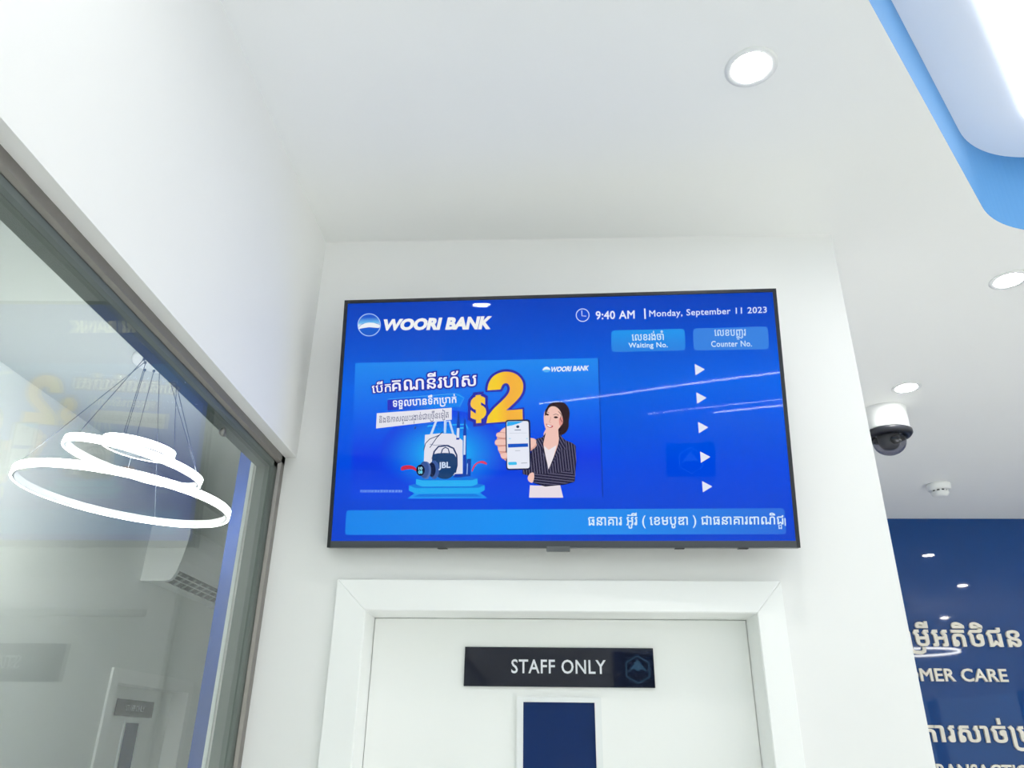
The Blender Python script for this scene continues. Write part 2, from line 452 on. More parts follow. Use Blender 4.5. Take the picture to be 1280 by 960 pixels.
# ================================================================== SCREEN
TVP, TILT, TYAW, TROLL = Vector((.0311, 1.9551, .8194+EYE)), .1558, -.0456, -.0084
TW, TH = 1.232, .71
X0 = Vector((math.cos(TYAW), math.sin(TYAW), 0)); N0 = Vector((math.sin(TYAW), -math.cos(TYAW), 0))
Z2 = math.cos(TILT)*Vector((0, 0, 1))+math.sin(TILT)*N0
X2 = math.cos(TROLL)*X0+math.sin(TROLL)*Z2; Z3 = -math.sin(TROLL)*X0+math.cos(TROLL)*Z2; Y2 = Z3.cross(X2)
TVM = Matrix(((X2.x, Y2.x, Z3.x, TVP.x), (X2.y, Y2.y, Z3.y, TVP.y), (X2.z, Y2.z, Z3.z, TVP.z), (0, 0, 0, 1)))
tv = empty('television'); tv.matrix_world = TVM
tag(tv, 'large wall screen tilted forward above the door, showing a blue queue display', 'television')
def T(u, v):
    """a point measured in the photograph -> (x, z) on the front plane of the screen"""
    d = CF + CR*((u-640)/F_PX) + CU*((480-v)/F_PX); e = Vector((0, 0, EYE))
    k = (TVP-e).dot(Y2)/d.dot(Y2); q = e+d*k-TVP
    return q.dot(X2), q.dot(Z3)
hw, hh = TW/2, TH/2
BZ, BB = .0095, .017
bm = bmesh.new()
for a0, a1, c0, c1 in ((-hw, -hw+BZ, -hh, hh), (hw-BZ, hw, -hh, hh), (-hw+BZ, hw-BZ, hh-BZ, hh)):
    bm_box(bm, a0, a1, 0, .03, c0, c1)
done(bm, 'bezel', M['bezel'], tv)
chin = box('bottom_bezel', -hw+BZ, hw-BZ, -.001, .03, -hh, -hh+BB, M['chin'], tv)
bm = bmesh.new(); bm_box(bm, -hw+.004, hw-.004, .03, .042, -hh+.003, hh-.003); bm_box(bm, -.42, .42, .042, .065, -hh+.03, .12)
done(bm, 'back_cover', M['black'], tv)
rx0, rz0 = T(683, 682); rx1, rz1 = T(712.5, 688.5)
box('receiver_box', rx0, rx1, -.003, .02, -hh-.010, -hh+.003, M['grey'], tv, bevel=.0015)
for u in (552, 850, 930):
    x, _ = T(u, 684); box('clip', x-.012, x+.012, .004, .026, -hh-.003, -hh+.001, M['black'], tv)
bm = bmesh.new(); bm_box(bm, -.2, .2, .065, .08, -.2, .1)
done(bm, 'wall_bracket', M['black'], tv)
# the picture: an emitting panel, with everything it shows printed flat on it
def screen_mat():
    m = bpy.data.materials.new('screen_picture'); m.use_nodes = True; nt = m.node_tree; nt.nodes.clear()
    o = nt.nodes.new('ShaderNodeOutputMaterial'); e = nt.nodes.new('ShaderNodeEmission'); tc = nt.nodes.new('ShaderNodeTexCoord')
    sp = nt.nodes.new('ShaderNodeSeparateXYZ'); nt.links.new(tc.outputs['Object'], sp.inputs[0])
    mr = nt.nodes.new('ShaderNodeMapRange'); mr.inputs['From Min'].default_value = -hh; mr.inputs['From Max'].default_value = hh
    nt.links.new(sp.outputs['Z'], mr.inputs['Value'])
    cr = nt.nodes.new('ShaderNodeValToRGB'); nt.links.new(mr.outputs[0], cr.inputs[0])
    el = cr.color_ramp.elements; el[0].position = 0; el[0].color = lin((14, 68, 208)); el[1].position = 1; el[1].color = lin((4, 64, 192))
    for p, c in ((.3, (0, 72, 226)), (.62, (0, 98, 232)), (.85, (2, 76, 208))):
        q = el.new(p); q.color = lin(c)
    n = nt.nodes.new('ShaderNodeTexNoise'); n.inputs['Scale'].default_value = 2.2; n.inputs['Detail'].default_value = 1
    nt.links.new(tc.outputs['Object'], n.inputs['Vector'])
    mp = nt.nodes.new('ShaderNodeMapRange'); mp.inputs['To Min'].default_value = .8; mp.inputs['To Max'].default_value = 1.15
    nt.links.new(n.outputs['Fac'], mp.inputs['Value']); nt.links.new(mp.outputs[0], e.inputs[1])
    nt.links.new(cr.outputs[0], e.inputs[0]); nt.links.new(e.outputs[0], o.inputs[0]); return m
def ramp_mat(name, stops, a, b, axis='Z'):
    """emission with a colour ramp along the screen's own x or z"""
    m = bpy.data.materials.new(name); m.use_nodes = True; nt = m.node_tree; nt.nodes.clear()
    o = nt.nodes.new('ShaderNodeOutputMaterial'); e = nt.nodes.new('ShaderNodeEmission'); tc = nt.nodes.new('ShaderNodeTexCoord')
    sp = nt.nodes.new('ShaderNodeSeparateXYZ'); nt.links.new(tc.outputs['Object'], sp.inputs[0])
    mr = nt.nodes.new('ShaderNodeMapRange'); mr.inputs['From Min'].default_value = a; mr.inputs['From Max'].default_value = b
    nt.links.new(sp.outputs[axis], mr.inputs['Value']); cr = nt.nodes.new('ShaderNodeValToRGB'); nt.links.new(mr.outputs[0], cr.inputs[0])
    el = cr.color_ramp.elements; el[0].position = stops[0][0]; el[0].color = lin(stops[0][1]); el[1].position = stops[-1][0]; el[1].color = lin(stops[-1][1])
    for p, c in stops[1:-1]:
        q = el.new(p); q.color = lin(c)
    nt.links.new(cr.outputs[0], e.inputs[0]); nt.links.new(e.outputs[0], o.inputs[0]); return m
screen = box('display_panel', -hw+BZ, hw-BZ, .0045, .02, -hh+BB, hh-BZ, screen_mat(), tv)
YS = .0043
_e = {}
def em(rgb):
    if rgb not in _e: _e[rgb] = emit('picture_%s' % '_'.join(str(c) for c in rgb), rgb, 1.0)
    return _e[rgb]
def smooth(pts, seg=4):
    P = [Vector(p) for p in pts]; n = len(P); out = []
    for i in range(n):
        a, b, c, d = P[i-1], P[i], P[(i+1) % n], P[(i+2) % n]
        for k in range(seg):
            t = k/seg
            out.append(tuple(.5*((2*b)+(c-a)*t+(2*a-5*b+4*c-d)*t*t+(3*b-a-3*c+d)*t**3)))
    return out
class Art:
    """flat picture element(s) on the display panel, joined into one mesh; later shapes lie above earlier ones"""
    def __init__(s, name, layer): s.name, s.y, s.v, s.f, s.m, s.k = name, YS-layer*.0001, [], [], [], 0
    def _add(s, pts, faces, m):
        b = len(s.v); s.v += [(x, s.y-s.k*.000012, z) for x, z in pts]; s.k += 1
        if m not in s.m: s.m.append(m)
        s.f += [([b+i for i in f], s.m.index(m)) for f in faces]
    def poly(s, pts, m, sm=0):
        if sm: pts = smooth(pts, sm)
        vs, tr = _fill([np.array([T(*p) for p in pts])], 0)
        s._add([tuple(p) for p in vs], tr, m if not isinstance(m, tuple) else em(m)); return s
    def line(s, pts, w, m, closed=False):
        P = np.array([T(*p) for p in pts]); w = w*.00215
        if closed: P = np.concatenate([P, P[:1]])
        m = m if not isinstance(m, tuple) else em(m)
        vs, fs = [], []
        for i, p in enumerate(P):
            a = P[i-1] if i else (P[-2] if closed else p); b = P[i+1] if i < len(P)-1 else (P[1] if closed else p)
            d = b-a; d /= np.linalg.norm(d)+1e-12; n = np.array([-d[1], d[0]])*w/2; vs += [p+n, p-n]
        fs = [(2*i, 2*i+1, 2*i+3, 2*i+2) for i in range(len(P)-1)]
        s._add([tuple(p) for p in vs], fs, m); return s
    def ell(s, cx, cy, rx, ry, m, rot=0, n=28):
        c, q = math.cos(rot), math.sin(rot)
        return s.poly([(cx+rx*math.cos(t)*c-ry*math.sin(t)*q, cy+rx*math.cos(t)*q+ry*math.sin(t)*c) for t in (2*math.pi*k/n for k in range(n))], m)
    def text(s, st, quad, m, bold=0, track=0, shear=0):
        """quad: the text's own bounding corners TL, TR, BR, BL measured on the photograph"""
        pcs = layout(st, bold, track, shear); lo, hi = bbox(pcs); m = m if not isinstance(m, tuple) else em(m)
        q = [np.array(T(*p)) for p in quad]
        for v, t in pcs:
            uv = (v-lo)/(hi-lo); u, w = uv[:, :1], uv[:, 1:]
            P = q[3]*(1-u)*(1-w)+q[2]*u*(1-w)+q[1]*u*w+q[0]*(1-u)*w
            s._add([tuple(p) for p in P], t, m)
        return s
    def done(s):
        me = bpy.data.meshes.new(s.name); me.from_pydata(s.v, [], [f for f, _ in s.f])
        for m in s.m: me.materials.append(m)
        for p, (_, k) in zip(me.polygons, s.f): p.material_index = k
        return link(s.name, me, None, screen)
WH = (238, 240, 248)
def rrect(q, r=5, seg=5):
    TL, TR, BR, BL = [Vector(p) for p in q]; out = []
    for p, a, b in ((TL, BL, TR), (TR, TL, BR), (BR, TR, BL), (BL, BR, TL)):
        s0 = p+(a-p).normalized()*r; e0 = p+(b-p).normalized()*r
        for k in range(seg+1):
            t = k/seg; out.append(tuple((1-t)**2*s0+2*t*(1-t)*p+t*t*e0))
    return out
# header
h = Art('bank_logo', 4)
cx, cy = 461, 405.5
h.ell(cx, cy, 14.6, 14.4, (176, 208, 246)); h.ell(cx, cy, 13.6, 13.4, (22, 92, 206))
zb, zt_ = T(461, 407)[1], T(461, 396)[1]
h.poly([(448.6, 401), (451, 396.5), (455, 393.5), (461, 392.2), (467, 393.5), (471, 396.5), (473.6, 401), (474.4, 405), (470, 403.4), (461, 402.6), (452, 404.2), (447.6, 408.5), (447.4, 405)],
       ramp_mat('logo_sky', [(0, (240, 246, 236)), (.35, (110, 190, 240)), (1, (24, 88, 206))], zb, zt_))
h.poly([(447.6, 409.2), (451, 405.6), (456, 403.4), (461, 402.6), (467, 403), (474.4, 405.4), (474.2, 408.6), (472, 409.4), (461, 408.4), (451, 410), (447.9, 411)], (236, 240, 246))
h.done()
Art('bank_name', 4).text('WOORI BANK', [(479.2, 398.4), (615, 394.2), (614.6, 411.2), (479, 412.8)], (240, 241, 240), .06, .0, .2).done()
c = Art('clock_symbol', 4); c.ell(728.3, 393.3, 8.6, 8.4, (206, 220, 248)); c.ell(728.3, 393.3, 7.5, 7.3, (16, 74, 206))
c.line([(727.2, 387.5), (727.4, 394.2), (732.8, 394.6)], 1.1, (206, 220, 248)); c.done()
Art('clock_text', 4).text('9:40 AM', [(744.5, 388.3), (793.4, 387.2), (793.6, 397.8), (744.8, 399)], (228, 234, 250), .02, .03).done()
Art('header_divider', 4).line([(806, 385), (806.6, 398)], 2, (232, 238, 250)).done()
Art('date_text', 4).text('Monday, September 11 2023', [(811.5, 387.2), (958.8, 382.6), (959, 392.8), (811.8, 398)], (214, 226, 250), .014, .035).done()
# column heads
b = Art('waiting_button', 3); b.poly(rrect([(764, 412.5), (856, 410.3), (857.2, 437.5), (764.4, 439.6)]), ramp_mat('button_blue', [(0, (40, 128, 226)), (1, (28, 150, 238))], T(857, 438)[1], T(764, 412)[1])); b.done()
b = Art('counter_button', 3); b.poly(rrect([(866.4, 410), (960, 407.4), (961.8, 436), (867.4, 437.4)]), em((54, 130, 226))); b.done()
Art('button_text', 4).text('េលខរង់ចាំ', [(789.5, 413.2), (829.6, 412.4), (830, 424.4), (790, 425.4)], (206, 230, 250), .012).done()
Art('button_text', 4).text('Waiting No.', [(785.6, 428), (834.6, 427), (835, 435.6), (786, 436)], (214, 236, 252), .016, .03).done()
Art('button_text', 4).text('េលខបញ'+SUB+'ជរ', [(893, 411.6), (932.6, 410.8), (933, 424), (893.4, 424)], (196, 222, 250), .012).done()
Art('button_text', 4).text('Counter No.', [(889, 425.6), (940, 425), (940.4, 432.6), (889.4, 433.2)], (206, 228, 250), .014, .03).done()
for x, y in ((868.8, 454.4), (870.8, 490), (873, 527), (875.6, 564), (878, 601)):
    Art('arrow_marker', 4).poly(rrect([(x-.2, y), (x+12.4, y+6.6), (x+12.4, y+7), (x+.8, y+14.2)], .6, 2), (226, 230, 246)).done()
# ticker
t0, t1 = T(430, 650)[0], T(985, 650)[0]
Art('ticker_band', 3).poly(rrect([(432.5, 637.6), (981, 635), (983.4, 667.6), (430.6, 668.4)], 4), ramp_mat('ticker_blue', [(0, (22, 132, 236)), (.4, (22, 144, 244)), (.62, (36, 140, 238)), (1, (42, 108, 220))], t0, t1, 'X')).done()
Art('ticker_text', 4).text('ធនាគារ អ៊ូរី ( េខមបូឌា ) ជាធនាគារពាណិជ'+SUB+'ជ', [(735, 640.6), (979.4, 640.2), (980, 661), (735.2, 663)], (216, 236, 252), .012).done()
Art('ticker_text', 4).line([(981.6, 647.4), (982.2, 657)], 1.4, (200, 226, 250)).done()
# advert picture
adz = T(600, 450)[1], T(600, 623)[1]
adm = ramp_mat('advert_blue', [(0, (14, 74, 226)), (.24, (12, 62, 224)), (.30, (8, 58, 228)), (.6, (10, 98, 236)), (1, (28, 136, 240))], adz[1], adz[0])
ad = Art('advert_picture', 2); ad.poly([(443.6, 453.2), (747.4, 447), (752.6, 621.6), (437.6, 624)], adm)
ad.line([(748.2, 447), (753.4, 621)], .9, (8, 40, 150)); ad.done()
gl = Art('advert_glow', 3)
for k in range(18):
    f = (k+1)/18; r_ = 1-.66*f
    gl.ell(556, 566, 84*r_, 56*r_, (int(11+10*f), int(64+100*f**1.15), int(225+18*f)), n=40)
gl.done()
hx = Art('neon_hexagon', 4)
for d, c, w in ((0, (44, 188, 248), 1.6), (4.5, (70, 214, 252), 1.5)):
    hx.line([(534, 584), (521+d, 563), (535+d*.6, 532+d), (582-d*.6, 530+d), (597-d, 562), (585, 584)], w, c)
hx.done()
pd = Art('display_plinth', 5)
pd.poly([(509, 623), (520, 614.5), (598, 614.2), (609, 622.6)], (26, 150, 240))
pd.poly([(511, 606.5), (519, 604.5), (597, 604.2), (605.6, 606), (605.6, 612.6), (598, 616.4), (519, 616.8), (510.6, 613)], (30, 168, 242))
pd.poly([(511, 606.5), (519, 604.5), (597, 604.2), (605.6, 606), (598, 609.4), (519, 609.8)], (20, 120, 226))
pd.poly([(519.6, 598.4), (528, 596.6), (590, 596.2), (596.6, 597.8), (596.8, 604.6), (590, 607.6), (527, 608), (519.6, 605)], (40, 176, 244))
pd.poly([(519.6, 598.4), (528, 596.6), (590, 596.2), (596.6, 597.8), (590, 600), (528, 600.2)], (20, 118, 224))
pd.poly([(516, 621), (524, 617.4), (594, 617.2), (603, 620.8)], (18, 120, 228)); pd.done()
# headline
def t_out(name, st, quad, bold, c=WH, oc=(34, 44, 168), o=.1):
    a = Art(name, 7); a.text(st, quad, oc, bold+o); a.done(); a = Art(name, 8); a.text(st, quad, c, bold); a.done()
def headline(st, quad, bold, o):
    # same letter boxes for outline and fill: outline grown about the glyphs themselves
    pcs = layout(st, bold); lo, hi = bbox(pcs)
    for lay, bd, c in ((7, bold+o, (30, 40, 170)), (8, bold, (240, 240, 250))):
        a = Art('headline_text', lay); q = [np.array(T(*p)) for p in quad]; m = em(c)
        for v, t in layout(st, bd):
            uv = (v-lo)/(hi-lo); u, w = uv[:, :1], uv[:, 1:]
            a._add([tuple(p) for p in q[3]*(1-u)*(1-w)+q[2]*u*(1-w)+q[1]*u*w+q[0]*(1-u)*w], t, m)
        a.done()
headline('េបីក', [(464, 477.4), (488, 474.4), (488.4, 489), (464.6, 491)], .012, .09)
headline('គណនីរហ័ស', [(489.2, 468.4), (595, 461.4), (595.4, 482), (490, 488.6)], .014, .08)
bnr = Art('ribbon', 5)
bnr.poly([(484, 499.4), (566, 492.4), (575, 490.6), (579.6, 497), (573, 508), (484, 512.6)], ramp_mat('ribbon_blue', [(0, (42, 44, 190)), (.35, (26, 96, 224)), (.6, (14, 128, 240)), (1, (12, 132, 242))], T(484, 505)[0], T(580, 500)[0], 'X'))
bnr.line([(484, 498.6), (569, 491.4), (579.8, 497), (574, 508.4)], .8, (70, 180, 250)); bnr.done()
Art('ribbon_text', 8).text('ទទួលបានទឹក'+HOOK+'បាក់', [(490.4, 495.6), (570, 491.2), (570.4, 506.6), (491, 512.4)], (236, 240, 252), .02).done()
st = Art('white_strip', 6); st.poly([(470.6, 516.2), (564.4, 509.2), (564.4, 524.2), (469.6, 535.2)], (228, 228, 238)); st.done()
Art('strip_text', 8).text('និងឱកាសឈ'+SUB+'នះរង'+SUB+'វាន់ជាេ'+HOOK+'ចីនេទ'+TAIL+'ត', [(473.6, 518.6), (560.4, 510.4), (560.4, 526), (474, 532)], (70, 78, 120), .0).done()
# yellow two dollars
gold = ramp_mat('gold_yellow', [(0, (246, 196, 70)), (.45, (246, 208, 40)), (.7, (244, 176, 60)), (1, (246, 186, 60))], T(590, 520)[0], T(655, 500)[0], 'X')
two = [(609, 487.6), (610.6, 479), (616, 470.4), (626, 465), (637, 464.4), (647, 468.6), (653.2, 477), (653.6, 487), (650, 495), (643, 503), (632.5, 512.6), (653, 511), (653.4, 525), (607.6, 528.6), (609.6, 520), (617, 510.6), (628, 500), (635, 492), (637.2, 484.6), (634, 478.8), (628.6, 480), (625.4, 486.4)]
def arc(P, seg=4):
    P = [Vector(p) for p in P]; Q = [2*P[0]-P[1]]+P+[2*P[-1]-P[-2]]; out = []
    for i in range(1, len(Q)-2):
        a, b, c, d = Q[i-1:i+3]
        for k in range(seg):
            t = k/seg; out.append(tuple(.5*((2*b)+(c-a)*t+(2*a-5*b+4*c-d)*t*t+(3*b-a-3*c+d)*t**3)))
    return out+[tuple(P[-1])]
two = arc(two[:11])+[two[11], two[12], two[13]]+arc(two[14:])
def grow(pts, d):
    c = np.array(pts); 
    if _area(c) < 0: c = c[::-1]
    e = np.roll(c, -1, 0)-c; e /= np.linalg.norm(e, axis=1)[:, None]; n = np.stack([e[:, 1], -e[:, 0]], 1); m = n+np.roll(n, 1, 0); m /= np.linalg.norm(m, axis=1)[:, None]
    return [tuple(p) for p in c+m*d]
a = Art('price_figure', 6); a.poly(grow(two, 3.2), (40, 44, 170)); a.done()
a = Art('price_figure', 8); a.poly(two, gold); a.done()
dq = [(587.6, 494.2), (607.4, 492.4), (608, 527.6), (588, 529.4)]
pcs = layout('$', .05); lo, hi = bbox(pcs)
for lay, bd, mm in ((6, .15, em((40, 44, 170))), (8, .05, gold)):
    a = Art('dollar_sign', lay); q = [np.array(T(*p)) for p in dq]
    for v, t in layout('$', bd):
        uv = (v-lo)/(hi-lo); u, w = uv[:, :1], uv[:, 1:]
        a._add([tuple(p) for p in q[3]*(1-u)*(1-w)+q[2]*u*(1-w)+q[1]*u*w+q[0]*(1-u)*w], t, mm)
    a.done()
# small bank mark in the advert
lg = Art('advert_bank_mark', 5); lg.ell(683, 461.4, 4.8, 3.6, (90, 180, 245)); lg.poly([(677.6, 462.4), (680, 459), (683, 457.6), (686.4, 459), (688.4, 462), (683, 461.2)], (230, 242, 252)); lg.text('WOORI BANK', [(689, 458), (736.4, 456.2), (736, 462.8), (688.6, 464.6)], (232, 240, 252), .04, 0, .2); lg.done()
# gifts on the plinth (photo detail measured on a 6.4x crop)
g = lambda x, y: (440+x/6.4, 500+y/6.4)
G = lambda L: [g(*p) for p in L]
bag = Art('picture_tote_bag', 6)
bag.line(G([(628, 280), (672, 165), (742, 160), (742, 250)]), 3, (206, 222, 246)); bag.line(G([(742, 262), (748, 170), (778, 165), (812, 285)]), 2.6, (188, 214, 246))
bag.poly(G([(582, 276), (700, 264), (812, 268), (884, 322), (884, 600), (640, 600), (572, 500)]), (226, 226, 238)); bag.poly(G([(820, 590), (884, 588), (884, 616), (806, 618)]), (20, 60, 170)); bag.done()
pen = Art('picture_pens', 7)
pen.poly(G([(846, 90), (856, 90), (862, 190), (858, 315), (832, 315), (836, 200)]), (18, 60, 170)); pen.poly(G([(838, 222), (858, 222), (856, 300), (834, 300)]), (214, 226, 246))
pen.poly(G([(897, 150), (906, 150), (914, 270), (914, 560), (886, 560), (888, 270)]), (16, 62, 176)); pen.poly(G([(892, 282), (908, 282), (906, 436), (890, 436)]), (206, 222, 246))
pen.poly(G([(916, 470), (952, 468), (946, 608), (884, 612), (890, 530), (916, 530)]), (22, 66, 170)); pen.poly(G([(919, 506), (926, 506), (922, 592), (915, 592)]), (150, 190, 240)); pen.done()
cb = Art('picture_ribbon_tail', 7)
cb.poly(G([(388, 548), (400, 530), (440, 520), (488, 528), (520, 556), (524, 574), (480, 552), (430, 554), (398, 562)]), (206, 44, 74), 3); cb.done(); cb = Art('picture_ribbon_tail', 7)
cb.poly(G([(956, 562), (972, 522), (1008, 492), (1050, 486), (1078, 504), (1072, 514), (1030, 502), (996, 512), (972, 548), (962, 570)]), (214, 60, 98), 3); cb.done()
sp_ = Art('picture_speaker', 8)
sp_.line(G([(640, 470), (656, 410), (690, 370), (760, 362), (810, 384), (836, 440), (838, 520), (824, 580)]), 2.0, (24, 52, 104)); sp_.line(G([(710, 430), (722, 392), (746, 376), (768, 388), (778, 424)]), 1.4, (30, 58, 110))
sp_.line(G([(572, 400), (586, 346), (620, 310), (690, 282), (724, 252), (676, 300), (620, 380)]), 1.0, (30, 50, 100)); sp_.line(G([(620, 352), (660, 360), (700, 356), (776, 360)]), .5, (70, 90, 140))
sp_.poly(G([(646, 440), (690, 424), (760, 422), (816, 432), (834, 480), (832, 540), (812, 596), (770, 626), (720, 628), (680, 610), (650, 560), (638, 500)]), (24, 62, 112), 3)
sp_.done()
Art('speaker_text', 10).text('JBL', [g(690, 496), g(786, 492), g(786, 556), g(690, 560)], (206, 222, 246), .03).done()
wt = Art('picture_watches', 9)
wt.ell(*g(656, 556), 6.4, 11.6, (60, 92, 160)); wt.ell(*g(636, 556), 5, 9, (22, 34, 70)); wt.ell(*g(590, 560), 6.4, 11, (84, 112, 176)); wt.ell(*g(576, 556), 6, 10.5, (58, 86, 150))
wt.ell(*g(546, 560), 5.4, 7, (16, 22, 46)); wt.text('10', [g(530, 534), g(562, 532), g(562, 556), g(530, 558)], (170, 230, 250), .04); wt.text('08', [g(528, 562), g(562, 560), g(562, 588), g(528, 590)], (120, 220, 250), .04); wt.done()
Art('picture_earphone', 8).poly(G([(494, 232), (500, 216), (512, 210), (508, 226)]), (20, 40, 96)).done()
# caption line, too small to read: dashes of the same height
cp_ = Art('caption_line', 5); random.seed(4); x = 450.
while x < 502:
    w_ = random.uniform(1.2, 3.4); cp_.poly([(x, 612.2+random.uniform(-.6, .6)), (x+w_, 612), (x+w_, 615.2), (x, 615.4)], (104, 148, 236)); x += w_+random.uniform(.5, 1.1)
cp_.done()
# woman holding a phone (measured on a 5.65x crop)
w = lambda x, y: (600+x/5.65, 470+y/5.65)
Wp = lambda L: [w(*p) for p in L]
SK, SK2, SK3 = (240, 196, 184), (226, 170, 158), (206, 146, 136)
def pin_mat(name, rot):
    m = bpy.data.materials.new(name); m.use_nodes = True; nt = m.node_tree; nt.nodes.clear()
    o = nt.nodes.new('ShaderNodeOutputMaterial'); e = nt.nodes.new('ShaderNodeEmission'); tc = nt.nodes.new('ShaderNodeTexCoord')
    mp = nt.nodes.new('ShaderNodeMapping'); mp.inputs['Rotation'].default_value = (0, rot, 0); nt.links.new(tc.outputs['Object'], mp.inputs[0])
    wv = nt.nodes.new('ShaderNodeTexWave'); wv.bands_direction = 'X'; wv.inputs['Scale'].default_value = 44; nt.links.new(mp.outputs[0], wv.inputs[0])
    cr = nt.nodes.new('ShaderNodeValToRGB'); cr.color_ramp.elements[0].position = .72; cr.color_ramp.elements[0].color = lin((36, 34, 60)); cr.color_ramp.elements[1].position = 1.0; cr.color_ramp.elements[1].color = lin((112, 108, 138))
    nt.links.new(wv.outputs['Fac'], cr.inputs[0]); nt.links.new(cr.outputs[0], e.inputs[0]); nt.links.new(e.outputs[0], o.inputs[0]); return m
PV, PD, PH = pin_mat('pinstripe_body', .1), pin_mat('pinstripe_lapel', .5), pin_mat('pinstripe_sleeve', 1.45)
fg = Art('picture_woman', 7)
HR = (46, 30, 36)
fg.poly(Wp([(500, 190), (540, 180), (590, 186), (622, 216), (634, 262), (626, 320), (628, 350), (612, 390), (584, 412), (560, 404), (548, 320), (520, 240), (470, 250), (474, 216)]), HR, 3)     # hair behind
fg.poly(Wp([(352, 770), (378, 772), (500, 774), (566, 770), (588, 858), (346, 858)]), (232, 222, 230))                                # top below the jacket
fg.poly(Wp([(450, 400), (466, 370), (560, 370), (566, 430), (600, 480), (484, 660), (440, 560)]), SK)                                   # neck and chest
fg.poly(Wp([(452, 490), (484, 520), (540, 486), (512, 600), (484, 656), (462, 600)]), (236, 228, 234))                                  # shirt
fg.poly(Wp([(552, 300), (578, 260), (590, 330), (576, 420), (556, 430)]), HR, 2)
fg.poly(Wp([(450, 290), (456, 250), (480, 220), (524, 212), (560, 236), (580, 280), (582, 320), (566, 356), (536, 388), (500, 400), (470, 380), (454, 340)]), SK, 3)  # face
fg.poly(Wp([(558, 300), (580, 290), (586, 326), (570, 350), (560, 340)]), (226, 150, 142), 3)                                           # ear and cheek
fg.poly(Wp([(462, 236), (500, 200), (560, 196), (604, 232), (616, 300), (604, 300), (586, 262), (556, 226), (516, 208), (486, 226), (470, 262), (458, 280)]), HR, 3)  # fringe
fg.line(Wp([(552, 246), (576, 272), (566, 300), (582, 324)]), .8, (90, 50, 52))
fg.poly(Wp([(460, 270), (472, 262), (486, 270), (484, 276), (470, 276)]), (60, 36, 40), 2); fg.poly(Wp([(520, 288), (536, 282), (552, 290), (544, 296), (528, 296)]), (60, 36, 40), 2)   # eyes
fg.line(Wp([(458, 256), (472, 250), (488, 258)]), .6, (110, 74, 70)); fg.line(Wp([(518, 272), (538, 266), (556, 276)]), .6, (110, 74, 70))   # brows
fg.line(Wp([(500, 286), (494, 312), (488, 322), (500, 328)]), .6, SK3)                                                                  # nose
fg.poly(Wp([(466, 334), (484, 342), (516, 350), (508, 362), (488, 362), (472, 352)]), (196, 84, 92), 2); fg.poly(Wp([(472, 340), (490, 346), (508, 352), (490, 358), (476, 350)]), (246, 240, 242), 2)  # mouth
fg.poly(Wp([(462, 402), (440, 430), (400, 440), (370, 470), (356, 560), (300, 660), (300, 690), (350, 706), (480, 716), (484, 660), (456, 560), (446, 470)]), PV)             # jacket left half
fg.poly(Wp([(562, 410), (600, 450), (650, 470), (676, 490), (680, 600), (670, 740), (600, 760), (480, 716), (484, 660), (530, 560), (556, 470)]), PV)                          # jacket right half
fg.poly(Wp([(462, 402), (440, 432), (398, 440), (396, 470), (410, 500), (430, 498), (470, 620), (484, 660), (462, 560), (446, 480)]), PD)   # lapels
fg.poly(Wp([(562, 412), (590, 446), (604, 490), (602, 522), (574, 512), (500, 640), (484, 660), (520, 570), (552, 480)]), PD)
fg.line(Wp([(462, 402), (444, 480), (462, 580), (484, 660), (524, 570), (556, 480), (562, 412)]), .6, (20, 18, 36))
fg.poly(Wp([(374, 688), (440, 690), (560, 680), (630, 660), (670, 700), (668, 744), (600, 764), (460, 778), (376, 752)]), PH)           # folded forearm
fg.line(Wp([(376, 752), (460, 778), (600, 764), (668, 744)]), .7, (18, 16, 34))
fg.poly(Wp([(340, 706), (356, 684), (378, 682), (382, 716), (370, 752), (346, 744), (336, 724)]), SK, 3)                                # hand under the elbow
fg.done()
hd = Art('picture_raised_hand', 9)
hd.poly(Wp([(190, 376), (160, 372), (134, 400), (118, 450), (128, 520), (150, 560), (190, 590)]), SK2, 3)
for L in ([(190, 362), (166, 366), (148, 384), (146, 404), (164, 408), (190, 402)], [(190, 404), (140, 394), (116, 404), (114, 424), (136, 436), (190, 440)],
          [(190, 446), (130, 442), (106, 456), (106, 482), (130, 492), (190, 488)], [(190, 494), (146, 494), (126, 506), (130, 528), (150, 536), (190, 532)], [(190, 540), (158, 540), (144, 552), (150, 576), (170, 588), (190, 580)]):
    hd.poly(Wp(L), SK3, 3); c_ = np.mean(L, 0); hd.poly(Wp([(c_[0]+(x-c_[0])*.93-2, c_[1]+(y-c_[1])*.78-1.5) for x, y in L]), SK, 3)
hd.done()
tb = Art('picture_thumb', 9); tb.poly(Wp([(350, 446), (368, 436), (392, 446), (404, 470), (392, 500), (366, 520), (350, 530)]), SK2, 3); tb.poly(Wp([(350, 448), (368, 440), (388, 450), (396, 470), (384, 492), (362, 508), (350, 512)]), SK, 3); tb.done()
ph = Art('picture_phone', 10)
ph.poly(rrect(Wp([(178, 308), (354, 304), (360, 660), (184, 664)]), 4.2), (26, 34, 70)); ph.poly(rrect(Wp([(186, 318), (342, 316), (350, 650), (192, 654)]), 3), (230, 234, 246))
ph.poly(Wp([(192, 320), (306, 318), (280, 330), (230, 346), (188, 354)]), (40, 170, 240)); ph.poly(Wp([(196, 478), (338, 474), (340, 498), (198, 504)]), (20, 84, 196))
ph.poly(rrect(Wp([(198, 606), (258, 604), (260, 626), (200, 628)]), 1.4), (60, 190, 240)); ph.line(Wp([(290, 614), (332, 612)]), .9, (170, 176, 190))
